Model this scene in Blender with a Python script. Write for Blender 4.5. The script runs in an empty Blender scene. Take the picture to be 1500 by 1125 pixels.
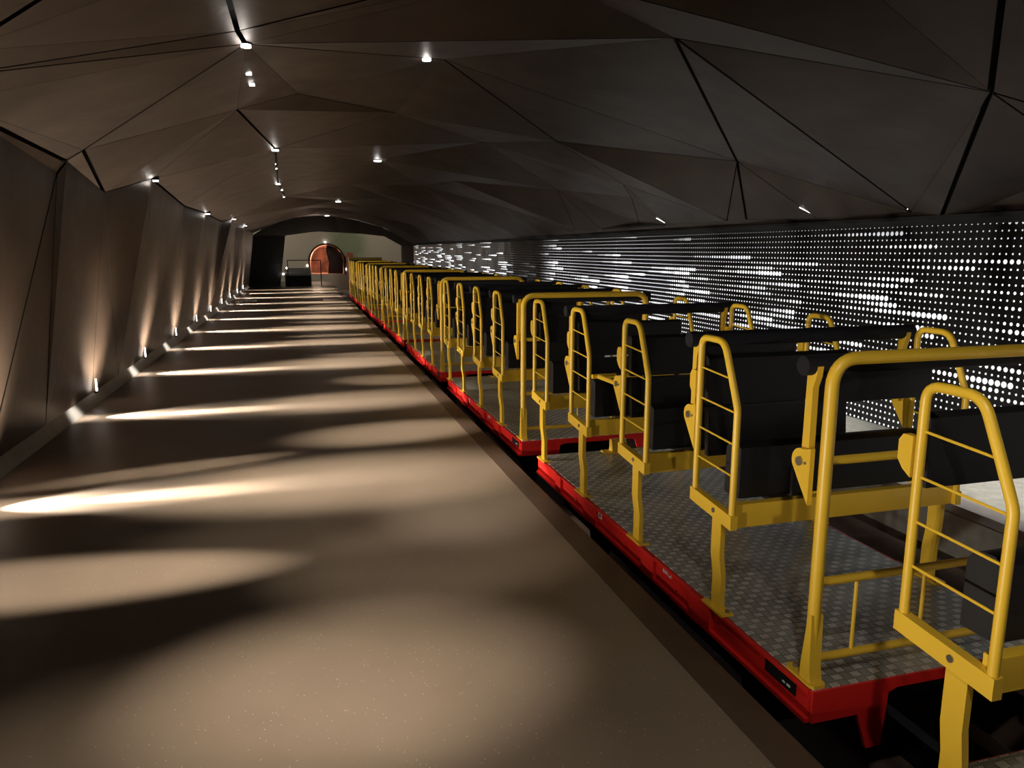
import bpy, bmesh, math, random
from mathutils import Vector, Matrix, Quaternion
from mathutils.geometry import delaunay_2d_cdt

random.seed(11)
scene = bpy.context.scene
col = scene.collection
PI = math.pi

# ------------------------------------------------------------------ camera, world, exposure
cam_d = bpy.data.cameras.new('camera')
cam = bpy.data.objects.new('camera', cam_d)
col.objects.link(cam)
FPX = 1080.0
cam_d.sensor_fit = 'HORIZONTAL'
cam_d.sensor_width = 36.0
cam_d.lens = 36.0 * FPX / 1500.0
cam_d.clip_start = 0.02
cam_d.clip_end = 200
PITCH = math.atan2(196.5, FPX)
YAW = math.atan2(312.0, FPX * math.cos(PITCH) + 196.5 * math.sin(PITCH))
cam.location = (0, 0, 1.6)
cam.rotation_euler = (PI / 2 - PITCH, 0, -YAW)
scene.camera = cam

world = bpy.data.worlds.new('world')
scene.world = world
world.use_nodes = True
bg = world.node_tree.nodes['Background']
bg.inputs[0].default_value = (0.9, 0.8, 0.7, 1)
bg.inputs[1].default_value = 0.0

scene.view_settings.view_transform = 'Standard'
scene.view_settings.look = 'None'
scene.view_settings.exposure = 0.5
scene.view_settings.gamma = 1.0
scene.view_settings.use_curve_mapping = False

WARM = (1.0, 0.80, 0.60)
NEUT = (1.0, 0.93, 0.86)
COOL = (0.93, 0.97, 1.0)


def spot(name, loc, target, power, angle, blend=0.6, color=WARM, radius=0.03, stretch=1.0):
    d = bpy.data.lights.new(name, 'SPOT')
    d.energy = power
    d.color = color
    d.spot_size = angle
    d.spot_blend = blend
    d.shadow_soft_size = radius
    o = bpy.data.objects.new(name, d)
    o.location = loc
    v = Vector(target) - Vector(loc)
    z = -v.normalized()
    x = Vector((1, 0, 0))
    y = z.cross(x).normalized()
    x = y.cross(z).normalized()
    m = Matrix((x, y, z)).transposed()
    o.rotation_euler = m.to_euler()
    o.scale = (stretch, 1, 1)
    col.objects.link(o)
    return o


def point(name, loc, power, color=WARM, radius=0.03):
    d = bpy.data.lights.new(name, 'POINT')
    d.energy = power
    d.color = color
    d.shadow_soft_size = radius
    o = bpy.data.objects.new(name, d)
    o.location = loc
    col.objects.link(o)
    return o


# lamps of the recessed ceiling fixtures: soft elongated pools on the platform
# (fixture x, fixture y, pool x, pool y, half length x, half width y, power, blend, turn in degrees)
POOLS = [
    (-0.30, 2.2, 0.10, 2.62, 0.80, 0.58, 280, 1.0, 0),
    (-0.30, 2.2, -0.3, 2.15, 1.1, 0.80, 90, 1.0, 0),
    (-0.30, 2.2, 0.55, 3.6, 0.8, 0.5, 110, 1.0, 0),
    (-0.30, 3.4, -1.25, 3.86, 1.15, 0.30, 470, 0.85, -3),
    (-0.28, 5.3, -1.35, 5.12, 1.05, 0.20, 700, 0.9, 0),
    (-0.28, 5.3, 0.25, 5.15, 1.45, 0.62, 440, 1.0, 3),
    (-0.28, 5.3, -1.0, 5.75, 0.9, 0.16, 260, 1.0, 14),
    (-0.28, 3.4, 0.25, 4.25, 1.2, 0.45, 60, 1.0, 4),
    (1.15, 5.9, 0.95, 4.45, 0.55, 0.55, 130, 1.0, 0),
    (1.15, 6.2, 0.75, 6.45, 0.85, 0.40, 330, 0.9, 6),
    (-0.25, 7.8, -1.2, 7.80, 1.0, 0.20, 560, 0.9, 2),
    (-0.25, 7.8, 0.45, 7.95, 1.25, 0.52, 430, 1.0, 5),
    (1.25, 8.6, 0.95, 9.2, 0.6, 0.36, 200, 0.9, -8),
]
rnd = random.Random(5)
for i, yy in enumerate((10.45, 13.0, 15.65, 18.4, 20.9, 23.5, 26.4, 29.2, 31.6)):
    g = 1.0 + 0.05 * i
    POOLS.append((-0.3, yy + 0.1, -1.15, yy + 0.02, 1.05, 0.24, 600 * g, 0.9, rnd.uniform(-3, 5)))
    POOLS.append((0.6, yy + 0.2, 0.5 + rnd.uniform(-.15, .15), yy + 0.25 + rnd.uniform(-.1, .15), 1.25, 0.52 + rnd.uniform(-.08, .08), 480 * g, 1.0, rnd.uniform(-6, 8)))
    POOLS.append((1.2, yy + 1.0, 0.8 + rnd.uniform(-.4, .2), yy + 1.35 + rnd.uniform(-.2, .2), 0.75, 0.24, 230 * g, 0.9, rnd.uniform(-10, 10)))
POOL_COL = (1.0, 0.87, 0.72)
for i, (lx, ly, px_, py_, a, b, pw, bl, rot) in enumerate(POOLS):
    h = 2.80
    dist = math.sqrt((px_ - lx) ** 2 + (py_ - ly) ** 2 + h * h)
    o = spot('ceiling_lamp', (lx, ly, h), (px_, py_, 0), pw, 2 * math.atan(b / dist) * 1.25, bl, POOL_COL, 0.03, a / b)
    q = o.rotation_euler.to_quaternion() @ Quaternion((0, 0, 1), math.radians(rot))
    o.rotation_euler = q.to_euler()

# kerb lamps washing across the platform from the foot of the left wall
STREAK_Y = [5.13, 7.80, 10.45, 13.0, 15.65, 18.4, 20.9, 23.5, 26.4, 29.2]
for i, yy in enumerate(STREAK_Y):
    spot('kerb_lamp', (-2.04, yy, 0.13), (-1.5, yy + 0.02, 0.0), 260, math.radians(50), 0.9, NEUT, 0.02)
    spot('kerb_lamp', (-2.04, yy, 0.13), (-0.95, yy + 0.02, 0.0), 1800, math.radians(15), 0.9, NEUT, 0.02)
    spot('kerb_glow', (-1.93, yy, 0.26), (-2.10, yy, 0.02), 9, math.radians(80), 1.0, NEUT, 0.03)
# small wall washers, seen as bright slits at the foot of the wall
WASH_Y = [5.6, 8.5, 11.1, 13.8, 16.5, 19.1, 21.8, 24.4, 27.2, 30.0]
for i, yy in enumerate(WASH_Y):
    spot('wall_washer', (-1.93, yy, 0.14), (-2.04, yy, 2.2), 110.0, math.radians(120), 1.0, WARM, 0.03)
    spot('wall_washer', (-1.55, yy + 0.05, 0.05), (-2.14, yy + 0.05, 0.62), 150.0, math.radians(82), 1.0, WARM, 0.03, 1.0)  # extra unseen spot added out on the floor to widen the wall glow
# lamps of the ceiling fixtures that graze the cladding and the train
TRAIN_LAMPS = [(0.6, 0.3, 60), (0.9, 4.2, 20), (1.2, 7.6, 24), (1.2, 12.2, 20), (1.2, 17.0, 20), (1.2, 23.0, 22), (1.2, 28.0, 20)]
# unseen spots added at the wall foot to brighten the train sides
for k in range(17):
    yy = -0.4 + 1.6 * k
    spot('train_side_fill', (-2.02, yy, 0.22), (1.66, yy + 0.5, 1.05), 240, math.radians(40), 1.0, (1.0, 0.9, 0.78), 0.03)
for yy in (0.8, 3.6, 6.2, 9.0, 12.0):
    spot('ledge_fill', (4.5, yy, 2.05), (4.55, yy, 0.0), 75, math.radians(75), 1.0, NEUT, 0.03, 0.55)  # spots added overhead to brighten the right ledge
spot('far_panel_fill', (3.6, 24.5, 2.55), (5.1, 27.5, 0.9), 60, math.radians(110), 1.0, NEUT, 0.05)  # unseen spot added to lift the far light panels
for x, yy, pw in TRAIN_LAMPS:
    spot('ceiling_lamp', (x, yy, 2.86), (2.2, yy + 1.2, 0.3), pw, math.radians(95), 1.0, NEUT, 0.04)

# ------------------------------------------------------------------ materials


def nodemat(name):
    m = bpy.data.materials.new(name)
    m.use_nodes = True
    nt = m.node_tree
    return m, nt, nt.nodes['Principled BSDF']


def math_node(nt, op, a, b=None, c=None):
    n = nt.nodes.new('ShaderNodeMath')
    n.operation = op
    for i, v in enumerate((a, b, c)):
        if v is None:
            continue
        if isinstance(v, (int, float)):
            n.inputs[i].default_value = v
        else:
            nt.links.new(v, n.inputs[i])
    return n.outputs[0]


def simple(name, c, rough=0.5, metal=0.0, var=0.12, scale=8.0, bump=0.0, bscale=60.0, spec=None, coat=0.0):
    m, nt, b = nodemat(name)
    tc = nt.nodes.new('ShaderNodeTexCoord')
    nz = nt.nodes.new('ShaderNodeTexNoise')
    nz.inputs['Scale'].default_value = scale
    nz.inputs['Detail'].default_value = 6
    nt.links.new(tc.outputs['Object'], nz.inputs['Vector'])
    r = nt.nodes.new('ShaderNodeValToRGB')
    r.color_ramp.elements[0].position = 0.3
    r.color_ramp.elements[1].position = 0.7
    r.color_ramp.elements[0].color = tuple(v * (1 - var) for v in c) + (1,)
    r.color_ramp.elements[1].color = tuple(min(1, v * (1 + var)) for v in c) + (1,)
    nt.links.new(nz.outputs['Fac'], r.inputs[0])
    nt.links.new(r.outputs[0], b.inputs['Base Color'])
    b.inputs['Roughness'].default_value = rough
    b.inputs['Metallic'].default_value = metal
    if spec is not None:
        b.inputs['Specular IOR Level'].default_value = spec
    if coat:
        b.inputs['Coat Weight'].default_value = coat
    if bump:
        n2 = nt.nodes.new('ShaderNodeTexNoise')
        n2.inputs['Scale'].default_value = bscale
        n2.inputs['Detail'].default_value = 3
        nt.links.new(tc.outputs['Object'], n2.inputs['Vector'])
        bp = nt.nodes.new('ShaderNodeBump')
        bp.inputs['Strength'].default_value = bump
        bp.inputs['Distance'].default_value = 0.01
        nt.links.new(n2.outputs['Fac'], bp.inputs['Height'])
        nt.links.new(bp.outputs[0], b.inputs['Normal'])
    return m


def emis(name, c, s):
    m, nt, b = nodemat(name)
    b.inputs['Base Color'].default_value = (0, 0, 0, 1)
    b.inputs['Emission Color'].default_value = c + (1,)
    b.inputs['Emission Strength'].default_value = s
    return m


M = {}
M['yellow'] = simple('yellow_paint', (0.80, 0.50, 0.035), 0.38, 0, 0.05, 5, 0.05, 180)
M['red'] = simple('red_paint', (0.72, 0.022, 0.016), 0.35, 0, 0.08, 5)
M['black'] = simple('black_plastic', (0.006, 0.0055, 0.006), 0.55, 0, 0.2, 12, 0.1, 250)
M['pad'] = simple('black_foam', (0.003, 0.003, 0.006), 0.8, 0, 0.2, 12)
M['dark'] = simple('dark_steel', (0.006, 0.005, 0.005), 0.6, 0.3, 0.3, 12)
M['steel'] = simple('bolt_steel', (0.35, 0.33, 0.3), 0.3, 0.9, 0.1, 12)
M['white'] = simple('white_label', (0.7, 0.7, 0.68), 0.5, 0, 0.02, 12)
M['olive'] = simple('olive_yellow_panel', (0.20, 0.15, 0.02), 0.6, 0, 0.1, 6)
M['lens'] = emis('lamp_lens', (1.0, 0.95, 0.88), 8.0)
M['lens_small'] = emis('small_lamp_lens', (1.0, 0.97, 0.92), 5.0)
M['kerb'] = simple('grey_kerb', (0.26, 0.25, 0.23), 0.45, 0, 0.15, 4)
M['void'] = simple('dark_backing', (0.004, 0.004, 0.005), 0.8, 0, 0.1, 4)
M['plaster'] = simple('pale_plaster', (0.62, 0.55, 0.46), 0.8, 0, 0.10, 1.2)
M['concrete'] = simple('pale_concrete', (0.75, 0.75, 0.66), 0.75, 0, 0.14, 14)
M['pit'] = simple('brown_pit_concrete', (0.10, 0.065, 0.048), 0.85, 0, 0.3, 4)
M['rock'] = simple('red_brown_rock', (0.50, 0.25, 0.17), 0.8, 0, 0.7, 2.0, 1.0, 6)
M['darkrock'] = simple('dark_red_rock', (0.025, 0.008, 0.006), 0.7, 0, 0.6, 3.0, 1.0, 5)
M['bench_grey'] = simple('grey_bench_slats', (0.32, 0.31, 0.28), 0.6, 0, 0.15, 6)


def floor_mat():
    m, nt, b = nodemat('brown_resin_floor')
    tc = nt.nodes.new('ShaderNodeTexCoord')
    nz = nt.nodes.new('ShaderNodeTexNoise')
    nz.inputs['Scale'].default_value = 1.3
    nz.inputs['Detail'].default_value = 8
    nt.links.new(tc.outputs['Object'], nz.inputs['Vector'])
    r = nt.nodes.new('ShaderNodeValToRGB')
    r.color_ramp.elements[0].position = 0.3
    r.color_ramp.elements[1].position = 0.75
    r.color_ramp.elements[0].color = (0.205, 0.158, 0.116, 1)
    r.color_ramp.elements[1].color = (0.262, 0.204, 0.152, 1)
    nt.links.new(nz.outputs['Fac'], r.inputs[0])
    # mica flakes
    vo = nt.nodes.new('ShaderNodeTexVoronoi')
    vo.inputs['Scale'].default_value = 260
    nt.links.new(tc.outputs['Object'], vo.inputs['Vector'])
    wn = nt.nodes.new('ShaderNodeSeparateColor')
    nt.links.new(vo.outputs['Color'], wn.inputs[0])
    pick = math_node(nt, 'GREATER_THAN', wn.outputs[0], 0.994)
    near = math_node(nt, 'LESS_THAN', vo.outputs['Distance'], 0.34)
    fl = math_node(nt, 'MULTIPLY', pick, near)
    mx = nt.nodes.new('ShaderNodeMixRGB')
    nt.links.new(fl, mx.inputs[0])
    nt.links.new(r.outputs[0], mx.inputs[1])
    mx.inputs[2].default_value = (1.0, 0.95, 0.85, 1)
    nt.links.new(mx.outputs[0], b.inputs['Base Color'])
    b.inputs['Roughness'].default_value = 0.42
    b.inputs['Specular IOR Level'].default_value = 0.35
    n2 = nt.nodes.new('ShaderNodeTexNoise')
    n2.inputs['Scale'].default_value = 320
    nt.links.new(tc.outputs['Object'], n2.inputs['Vector'])
    bp = nt.nodes.new('ShaderNodeBump')
    bp.inputs['Strength'].default_value = 0.25
    bp.inputs['Distance'].default_value = 0.003
    nt.links.new(n2.outputs['Fac'], bp.inputs['Height'])
    nt.links.new(bp.outputs[0], b.inputs['Normal'])
    return m


def cladding_mat():
    m, nt, b = nodemat('bronze_cladding')
    tc = nt.nodes.new('ShaderNodeTexCoord')
    nz = nt.nodes.new('ShaderNodeTexNoise')
    nz.inputs['Scale'].default_value = 1.6
    nz.inputs['Detail'].default_value = 8
    nt.links.new(tc.outputs['Object'], nz.inputs['Vector'])
    r = nt.nodes.new('ShaderNodeValToRGB')
    r.color_ramp.elements[0].position = 0.25
    r.color_ramp.elements[1].position = 0.75
    r.color_ramp.elements[0].color = (0.042, 0.031, 0.025, 1)
    r.color_ramp.elements[1].color = (0.078, 0.059, 0.047, 1)
    nt.links.new(nz.outputs['Fac'], r.inputs[0])
    nt.links.new(r.outputs[0], b.inputs['Base Color'])
    b.inputs['Metallic'].default_value = 0.55
    b.inputs['Specular IOR Level'].default_value = 0.22
    n3 = nt.nodes.new('ShaderNodeTexNoise')
    n3.inputs['Scale'].default_value = 3.0
    n3.inputs['Detail'].default_value = 5
    nt.links.new(tc.outputs['Object'], n3.inputs['Vector'])
    mr = nt.nodes.new('ShaderNodeMapRange')
    mr.inputs[3].default_value = 0.40
    mr.inputs[4].default_value = 0.56
    nt.links.new(n3.outputs['Fac'], mr.inputs[0])
    nt.links.new(mr.outputs[0], b.inputs['Roughness'])
    n2 = nt.nodes.new('ShaderNodeTexNoise')
    n2.inputs['Scale'].default_value = 9
    n2.inputs['Detail'].default_value = 4
    nt.links.new(tc.outputs['Object'], n2.inputs['Vector'])
    bp = nt.nodes.new('ShaderNodeBump')
    bp.inputs['Strength'].default_value = 0.25
    bp.inputs['Distance'].default_value = 0.01
    nt.links.new(n2.outputs['Fac'], bp.inputs['Height'])
    nt.links.new(bp.outputs[0], b.inputs['Normal'])
    return m


def tread_mat():
    """aluminium five-bar tread plate; pattern in object x/y"""
    m, nt, b = nodemat('aluminium_tread_plate')
    tc = nt.nodes.new('ShaderNodeTexCoord')
    sp = nt.nodes.new('ShaderNodeSeparateXYZ')
    nt.links.new(tc.outputs['Object'], sp.inputs[0])
    CS = 0.040
    xr = math_node(nt, 'MULTIPLY', math_node(nt, 'ADD', sp.outputs[0], 10.0), 1.0 / CS)
    yr = math_node(nt, 'MULTIPLY', math_node(nt, 'ADD', sp.outputs[1], 10.0), 1.0 / CS)
    ix = math_node(nt, 'FLOOR', xr)
    iy = math_node(nt, 'FLOOR', yr)
    fx = math_node(nt, 'FRACT', xr)
    fy = math_node(nt, 'FRACT', yr)
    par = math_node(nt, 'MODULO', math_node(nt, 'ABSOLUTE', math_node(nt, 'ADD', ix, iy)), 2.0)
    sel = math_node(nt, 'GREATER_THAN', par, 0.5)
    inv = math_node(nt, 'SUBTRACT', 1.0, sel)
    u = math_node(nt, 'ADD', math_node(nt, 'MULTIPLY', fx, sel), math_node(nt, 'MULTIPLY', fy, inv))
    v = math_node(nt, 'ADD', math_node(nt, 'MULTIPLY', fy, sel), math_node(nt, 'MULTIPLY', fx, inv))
    # five bars across u, inside v window
    bar = math_node(nt, 'ABSOLUTE', math_node(nt, 'SUBTRACT', math_node(nt, 'FRACT', math_node(nt, 'MULTIPLY', math_node(nt, 'SUBTRACT', u, 0.06), 4.5)), 0.5))
    barh = math_node(nt, 'SMOOTH_MIN', math_node(nt, 'MULTIPLY', math_node(nt, 'SUBTRACT', 0.36, bar), 5.0), 1.0, 0.2)
    win = math_node(nt, 'LESS_THAN', math_node(nt, 'ABSOLUTE', math_node(nt, 'SUBTRACT', v, 0.5)), 0.34)
    win2 = math_node(nt, 'LESS_THAN', math_node(nt, 'ABSOLUTE', math_node(nt, 'SUBTRACT', u, 0.5)), 0.44)
    h = math_node(nt, 'MULTIPLY', math_node(nt, 'MULTIPLY', math_node(nt, 'MAXIMUM', barh, 0.0), win), win2)
    bp = nt.nodes.new('ShaderNodeBump')
    bp.inputs['Strength'].default_value = 1.0
    bp.inputs['Distance'].default_value = 0.006
    nt.links.new(h, bp.inputs['Height'])
    nt.links.new(bp.outputs[0], b.inputs['Normal'])
    nz = nt.nodes.new('ShaderNodeTexNoise')
    nz.inputs['Scale'].default_value = 3.0
    nz.inputs['Detail'].default_value = 6
    nt.links.new(tc.outputs['Object'], nz.inputs['Vector'])
    r = nt.nodes.new('ShaderNodeValToRGB')
    r.color_ramp.elements[0].position = 0.32
    r.color_ramp.elements[1].position = 0.62
    r.color_ramp.elements[0].color = (0.16, 0.157, 0.135, 1)
    r.color_ramp.elements[1].color = (0.40, 0.395, 0.34, 1)
    nt.links.new(nz.outputs['Fac'], r.inputs[0])
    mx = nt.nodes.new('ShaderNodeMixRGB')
    nt.links.new(math_node(nt, 'MULTIPLY', h, math_node(nt, 'ADD', 0.15, math_node(nt, 'MULTIPLY', sel, 0.85))), mx.inputs[0])  # one bar direction coloured brighter, standing in for its reflection
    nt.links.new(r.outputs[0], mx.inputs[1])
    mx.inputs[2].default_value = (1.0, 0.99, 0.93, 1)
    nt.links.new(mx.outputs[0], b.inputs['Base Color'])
    b.inputs['Metallic'].default_value = 0.45
    b.inputs['Roughness'].default_value = 0.3
    return m


def dots_mat(far=False):
    """back-lit perforated wall: rows of round holes, each row with comet-like runs of growing holes"""
    m, nt, b = nodemat('backlit_perforated_panel_lit_grey' if far else 'backlit_perforated_panel')
    tc = nt.nodes.new('ShaderNodeTexCoord')
    sp = nt.nodes.new('ShaderNodeSeparateXYZ')
    nt.links.new(tc.outputs['Object'], sp.inputs[0])
    PY, PZ = 0.0545, 0.0575
    u = math_node(nt, 'DIVIDE', sp.outputs[1], PY)
    v = math_node(nt, 'DIVIDE', math_node(nt, 'ADD', sp.outputs[2], 0.012), PZ)
    iu = math_node(nt, 'FLOOR', u)
    iv = math_node(nt, 'FLOOR', v)
    fu = math_node(nt, 'SUBTRACT', math_node(nt, 'FRACT', u), 0.5)
    fv = math_node(nt, 'SUBTRACT', math_node(nt, 'FRACT', v), 0.5)
    d = math_node(nt, 'SQRT', math_node(nt, 'ADD', math_node(nt, 'MULTIPLY', fu, fu), math_node(nt, 'MULTIPLY', fv, fv)))
    # per-row random phase
    wr = nt.nodes.new('ShaderNodeTexWhiteNoise')
    wr.noise_dimensions = '1D'
    nt.links.new(iv, wr.inputs['W'])
    LEN = 34.0
    ph = math_node(nt, 'ADD', math_node(nt, 'DIVIDE', iu, LEN), math_node(nt, 'MULTIPLY', wr.outputs['Value'], 17.0))
    seg = math_node(nt, 'FLOOR', ph)
    fr = math_node(nt, 'FRACT', ph)          # 0 at the near end of the run
    cb = nt.nodes.new('ShaderNodeCombineXYZ')
    nt.links.new(seg, cb.inputs[0])
    nt.links.new(iv, cb.inputs[1])
    ws = nt.nodes.new('ShaderNodeTexWhiteNoise')
    ws.noise_dimensions = '2D'
    nt.links.new(cb.outputs[0], ws.inputs['Vector'])
    sc_ = nt.nodes.new('ShaderNodeSeparateColor')
    nt.links.new(ws.outputs['Color'], sc_.inputs[0])
    # vertical density: more runs in the middle rows, fewer at top and bottom
    mid = math_node(nt, 'SUBTRACT', 1.0, math_node(nt, 'MULTIPLY', math_node(nt, 'ABSOLUTE', math_node(nt, 'SUBTRACT', iv, 17.0)), 0.052))
    on = math_node(nt, 'LESS_THAN', sc_.outputs[0], math_node(nt, 'MULTIPLY', mid, 0.80))
    ln = math_node(nt, 'ADD', 0.25, math_node(nt, 'MULTIPLY', sc_.outputs[1], 0.5))
    t = math_node(nt, 'MAXIMUM', math_node(nt, 'SUBTRACT', 1.0, math_node(nt, 'DIVIDE', fr, ln)), 0.0)
    t3 = math_node(nt, 'DIVIDE', math_node(nt, 'CEIL', math_node(nt, 'MULTIPLY', t, 3.0)), 3.0)
    big = math_node(nt, 'MULTIPLY', math_node(nt, 'MULTIPLY', t3, on), math_node(nt, 'ADD', 0.13, math_node(nt, 'MULTIPLY', sc_.outputs[2], 0.15)))
    rad = math_node(nt, 'ADD', math_node(nt, 'SUBTRACT', 0.175, math_node(nt, 'MULTIPLY', iv, 0.0018)), big)
    hole = math_node(nt, 'LESS_THAN', d, rad)
    # uneven light box behind
    nz = nt.nodes.new('ShaderNodeTexNoise')
    nz.inputs['Scale'].default_value = 0.55
    nz.inputs['Detail'].default_value = 2
    mp = nt.nodes.new('ShaderNodeMapping')
    mp.inputs['Scale'].default_value = (1, 0.6, 1.6)
    nt.links.new(tc.outputs['Object'], mp.inputs[0])
    nt.links.new(mp.outputs[0], nz.inputs['Vector'])
    mr = nt.nodes.new('ShaderNodeMapRange')
    mr.inputs[1].default_value = 0.30
    mr.inputs[2].default_value = 0.62
    mr.inputs[3].default_value = 0.85
    mr.inputs[4].default_value = 2.3
    nt.links.new(nz.outputs['Fac'], mr.inputs[0])
    edge = nt.nodes.new('ShaderNodeMapRange')      # lamps sit mid-height: top rows are dimmer
    edge.inputs[1].default_value = 1.75
    edge.inputs[2].default_value = 1.30
    edge.inputs[3].default_value = 0.35
    edge.inputs[4].default_value = 1.0
    nt.links.new(sp.outputs[2], edge.inputs[0])
    # unlit gap of the light box near 16 m
    gap = nt.nodes.new('ShaderNodeMapRange')
    nt.links.new(math_node(nt, 'ABSOLUTE', math_node(nt, 'SUBTRACT', sp.outputs[1], 16.7)), gap.inputs[0])
    gap.inputs[1].default_value = 1.0
    gap.inputs[2].default_value = 2.2
    gap.inputs[3].default_value = 0.05
    gap.inputs[4].default_value = 1.0
    e = math_node(nt, 'MULTIPLY', math_node(nt, 'MULTIPLY', math_node(nt, 'MULTIPLY', mr.outputs[0], edge.outputs[0]), gap.outputs[0]), hole)
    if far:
        e = math_node(nt, 'MULTIPLY', e, math_node(nt, 'ADD', 0.18, math_node(nt, 'MULTIPLY', on, math_node(nt, 'GREATER_THAN', t, 0.0))))  # plain dots dimmed as if washed out by the lit sheet
    b.inputs['Emission Color'].default_value = (0.95, 0.97, 1.0, 1)
    nt.links.new(e, b.inputs['Emission Strength'])
    b.inputs['Base Color'].default_value = (0.16, 0.16, 0.16, 1) if far else (0.014, 0.014, 0.015, 1)  # far panels: grey of light falling on the sheet put into the base colour
    b.inputs['Roughness'].default_value = 0.5
    b.inputs['Metallic'].default_value = 0.3
    return m


M['floor'] = floor_mat()
M['clad'] = cladding_mat()
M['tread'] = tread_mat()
M['dots'] = dots_mat()
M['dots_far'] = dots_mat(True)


def green_wall_mat():
    m, nt, b = nodemat('green_stained_plaster')
    tc = nt.nodes.new('ShaderNodeTexCoord')
    mp = nt.nodes.new('ShaderNodeMapping')
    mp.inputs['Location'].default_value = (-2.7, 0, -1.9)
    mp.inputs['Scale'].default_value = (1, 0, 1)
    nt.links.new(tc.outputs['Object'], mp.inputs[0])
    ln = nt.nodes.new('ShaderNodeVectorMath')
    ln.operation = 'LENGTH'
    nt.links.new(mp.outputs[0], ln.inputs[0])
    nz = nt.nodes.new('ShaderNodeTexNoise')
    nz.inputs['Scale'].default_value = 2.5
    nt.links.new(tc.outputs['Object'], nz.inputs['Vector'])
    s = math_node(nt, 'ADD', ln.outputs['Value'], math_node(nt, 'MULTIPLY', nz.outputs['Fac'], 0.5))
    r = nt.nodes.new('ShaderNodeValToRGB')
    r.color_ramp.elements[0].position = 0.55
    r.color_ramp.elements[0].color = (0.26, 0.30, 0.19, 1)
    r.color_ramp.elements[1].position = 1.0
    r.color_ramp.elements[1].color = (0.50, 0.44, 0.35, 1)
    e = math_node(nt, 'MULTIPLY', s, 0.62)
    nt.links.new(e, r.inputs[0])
    nt.links.new(r.outputs[0], b.inputs['Base Color'])
    b.inputs['Roughness'].default_value = 0.85
    return m


M['green'] = green_wall_mat()

# ------------------------------------------------------------------ mesh helpers


class MB:
    def __init__(self):
        self.bm = bmesh.new()

    def box(self, x0, x1, y0, y1, z0, z1, bevel=0.0):
        vs = [self.bm.verts.new((x, y, z)) for x in (x0, x1) for y in (y0, y1) for z in (z0, z1)]
        q = [(0, 1, 3, 2), (4, 6, 7, 5), (0, 4, 5, 1), (2, 3, 7, 6), (0, 2, 6, 4), (1, 5, 7, 3)]
        fs = [self.bm.faces.new([vs[i] for i in f]) for f in q]
        if bevel:
            es = list({e for f in fs for e in f.edges})
            bmesh.ops.bevel(self.bm, geom=es, offset=bevel, segments=2, affect='EDGES', profile=0.7)
        return self

    def prism(self, poly, axis, a, b):
        """poly: list of 2D points; axis: 'x' (poly in y,z), 'y' (poly in x,z), 'z' (poly in x,y)"""
        def mk(p, t):
            if axis == 'x':
                return (t, p[0], p[1])
            if axis == 'y':
                return (p[0], t, p[1])
            return (p[0], p[1], t)
        v0 = [self.bm.verts.new(mk(p, a)) for p in poly]
        v1 = [self.bm.verts.new(mk(p, b)) for p in poly]
        n = len(poly)
        self.bm.faces.new(v0)
        self.bm.faces.new(v1[::-1])
        for i in range(n):
            self.bm.faces.new([v0[i], v1[i], v1[(i + 1) % n], v0[(i + 1) % n]])
        return self

    def tube(self, pts, r, seg=10, closed=False, cap=True):
        pts = [Vector(p) for p in pts]
        n = len(pts)
        rings = []
        prev = None
        for i, p in enumerate(pts):
            if closed:
                t = (pts[(i + 1) % n] - pts[i - 1]).normalized()
            elif i == 0:
                t = (pts[1] - p).normalized()
            elif i == n - 1:
                t = (p - pts[i - 1]).normalized()
            else:
                t = ((pts[i + 1] - p).normalized() + (p - pts[i - 1]).normalized()).normalized()
            if prev is None:
                ref = Vector((1, 0, 0)) if abs(t.x) < 0.8 else Vector((0, 0, 1))
                u = t.cross(ref).normalized()
            else:
                u = (prev - t * prev.dot(t)).normalized()
            prev = u
            w = t.cross(u).normalized()
            rings.append([self.bm.verts.new(p + (u * math.cos(2 * PI * k / seg) + w * math.sin(2 * PI * k / seg)) * r) for k in range(seg)])
        m = n if closed else n - 1
        for i in range(m):
            a, b2 = rings[i], rings[(i + 1) % n]
            for k in range(seg):
                self.bm.faces.new([a[k], a[(k + 1) % seg], b2[(k + 1) % seg], b2[k]])
        if cap and not closed:
            self.bm.faces.new(rings[0][::-1])
            self.bm.faces.new(rings[-1])
        return self

    def disc(self, c, r, axis, h, seg=14):
        """short cylinder centred on c, height h along axis"""
        c = Vector(c)
        ax = {'x': Vector((1, 0, 0)), 'y': Vector((0, 1, 0)), 'z': Vector((0, 0, 1))}[axis]
        return self.tube([c - ax * h / 2, c + ax * h / 2], r, seg)

    def build(self, name, mat, parent=None, smooth=True):
        bmesh.ops.recalc_face_normals(self.bm, faces=self.bm.faces[:])
        me = bpy.data.meshes.new(name)
        self.bm.to_mesh(me)
        self.bm.free()
        me.materials.append(mat)
        if smooth:
            try:
                me.shade_smooth()
                me.set_sharp_from_angle(angle=math.radians(35))
            except Exception:
                pass
        o = bpy.data.objects.new(name, me)
        col.objects.link(o)
        if parent:
            o.parent = parent
        return o


def arc(c, r, a0, a1, n, plane='yz', fixed=0.0):
    out = []
    for i in range(n + 1):
        a = math.radians(a0 + (a1 - a0) * i / n)
        p, q = c[0] + r * math.cos(a), c[1] + r * math.sin(a)
        if plane == 'yz':
            out.append((fixed, p, q))
        elif plane == 'xz':
            out.append((p, fixed, q))
        else:
            out.append((p, q, fixed))
    return out


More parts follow.
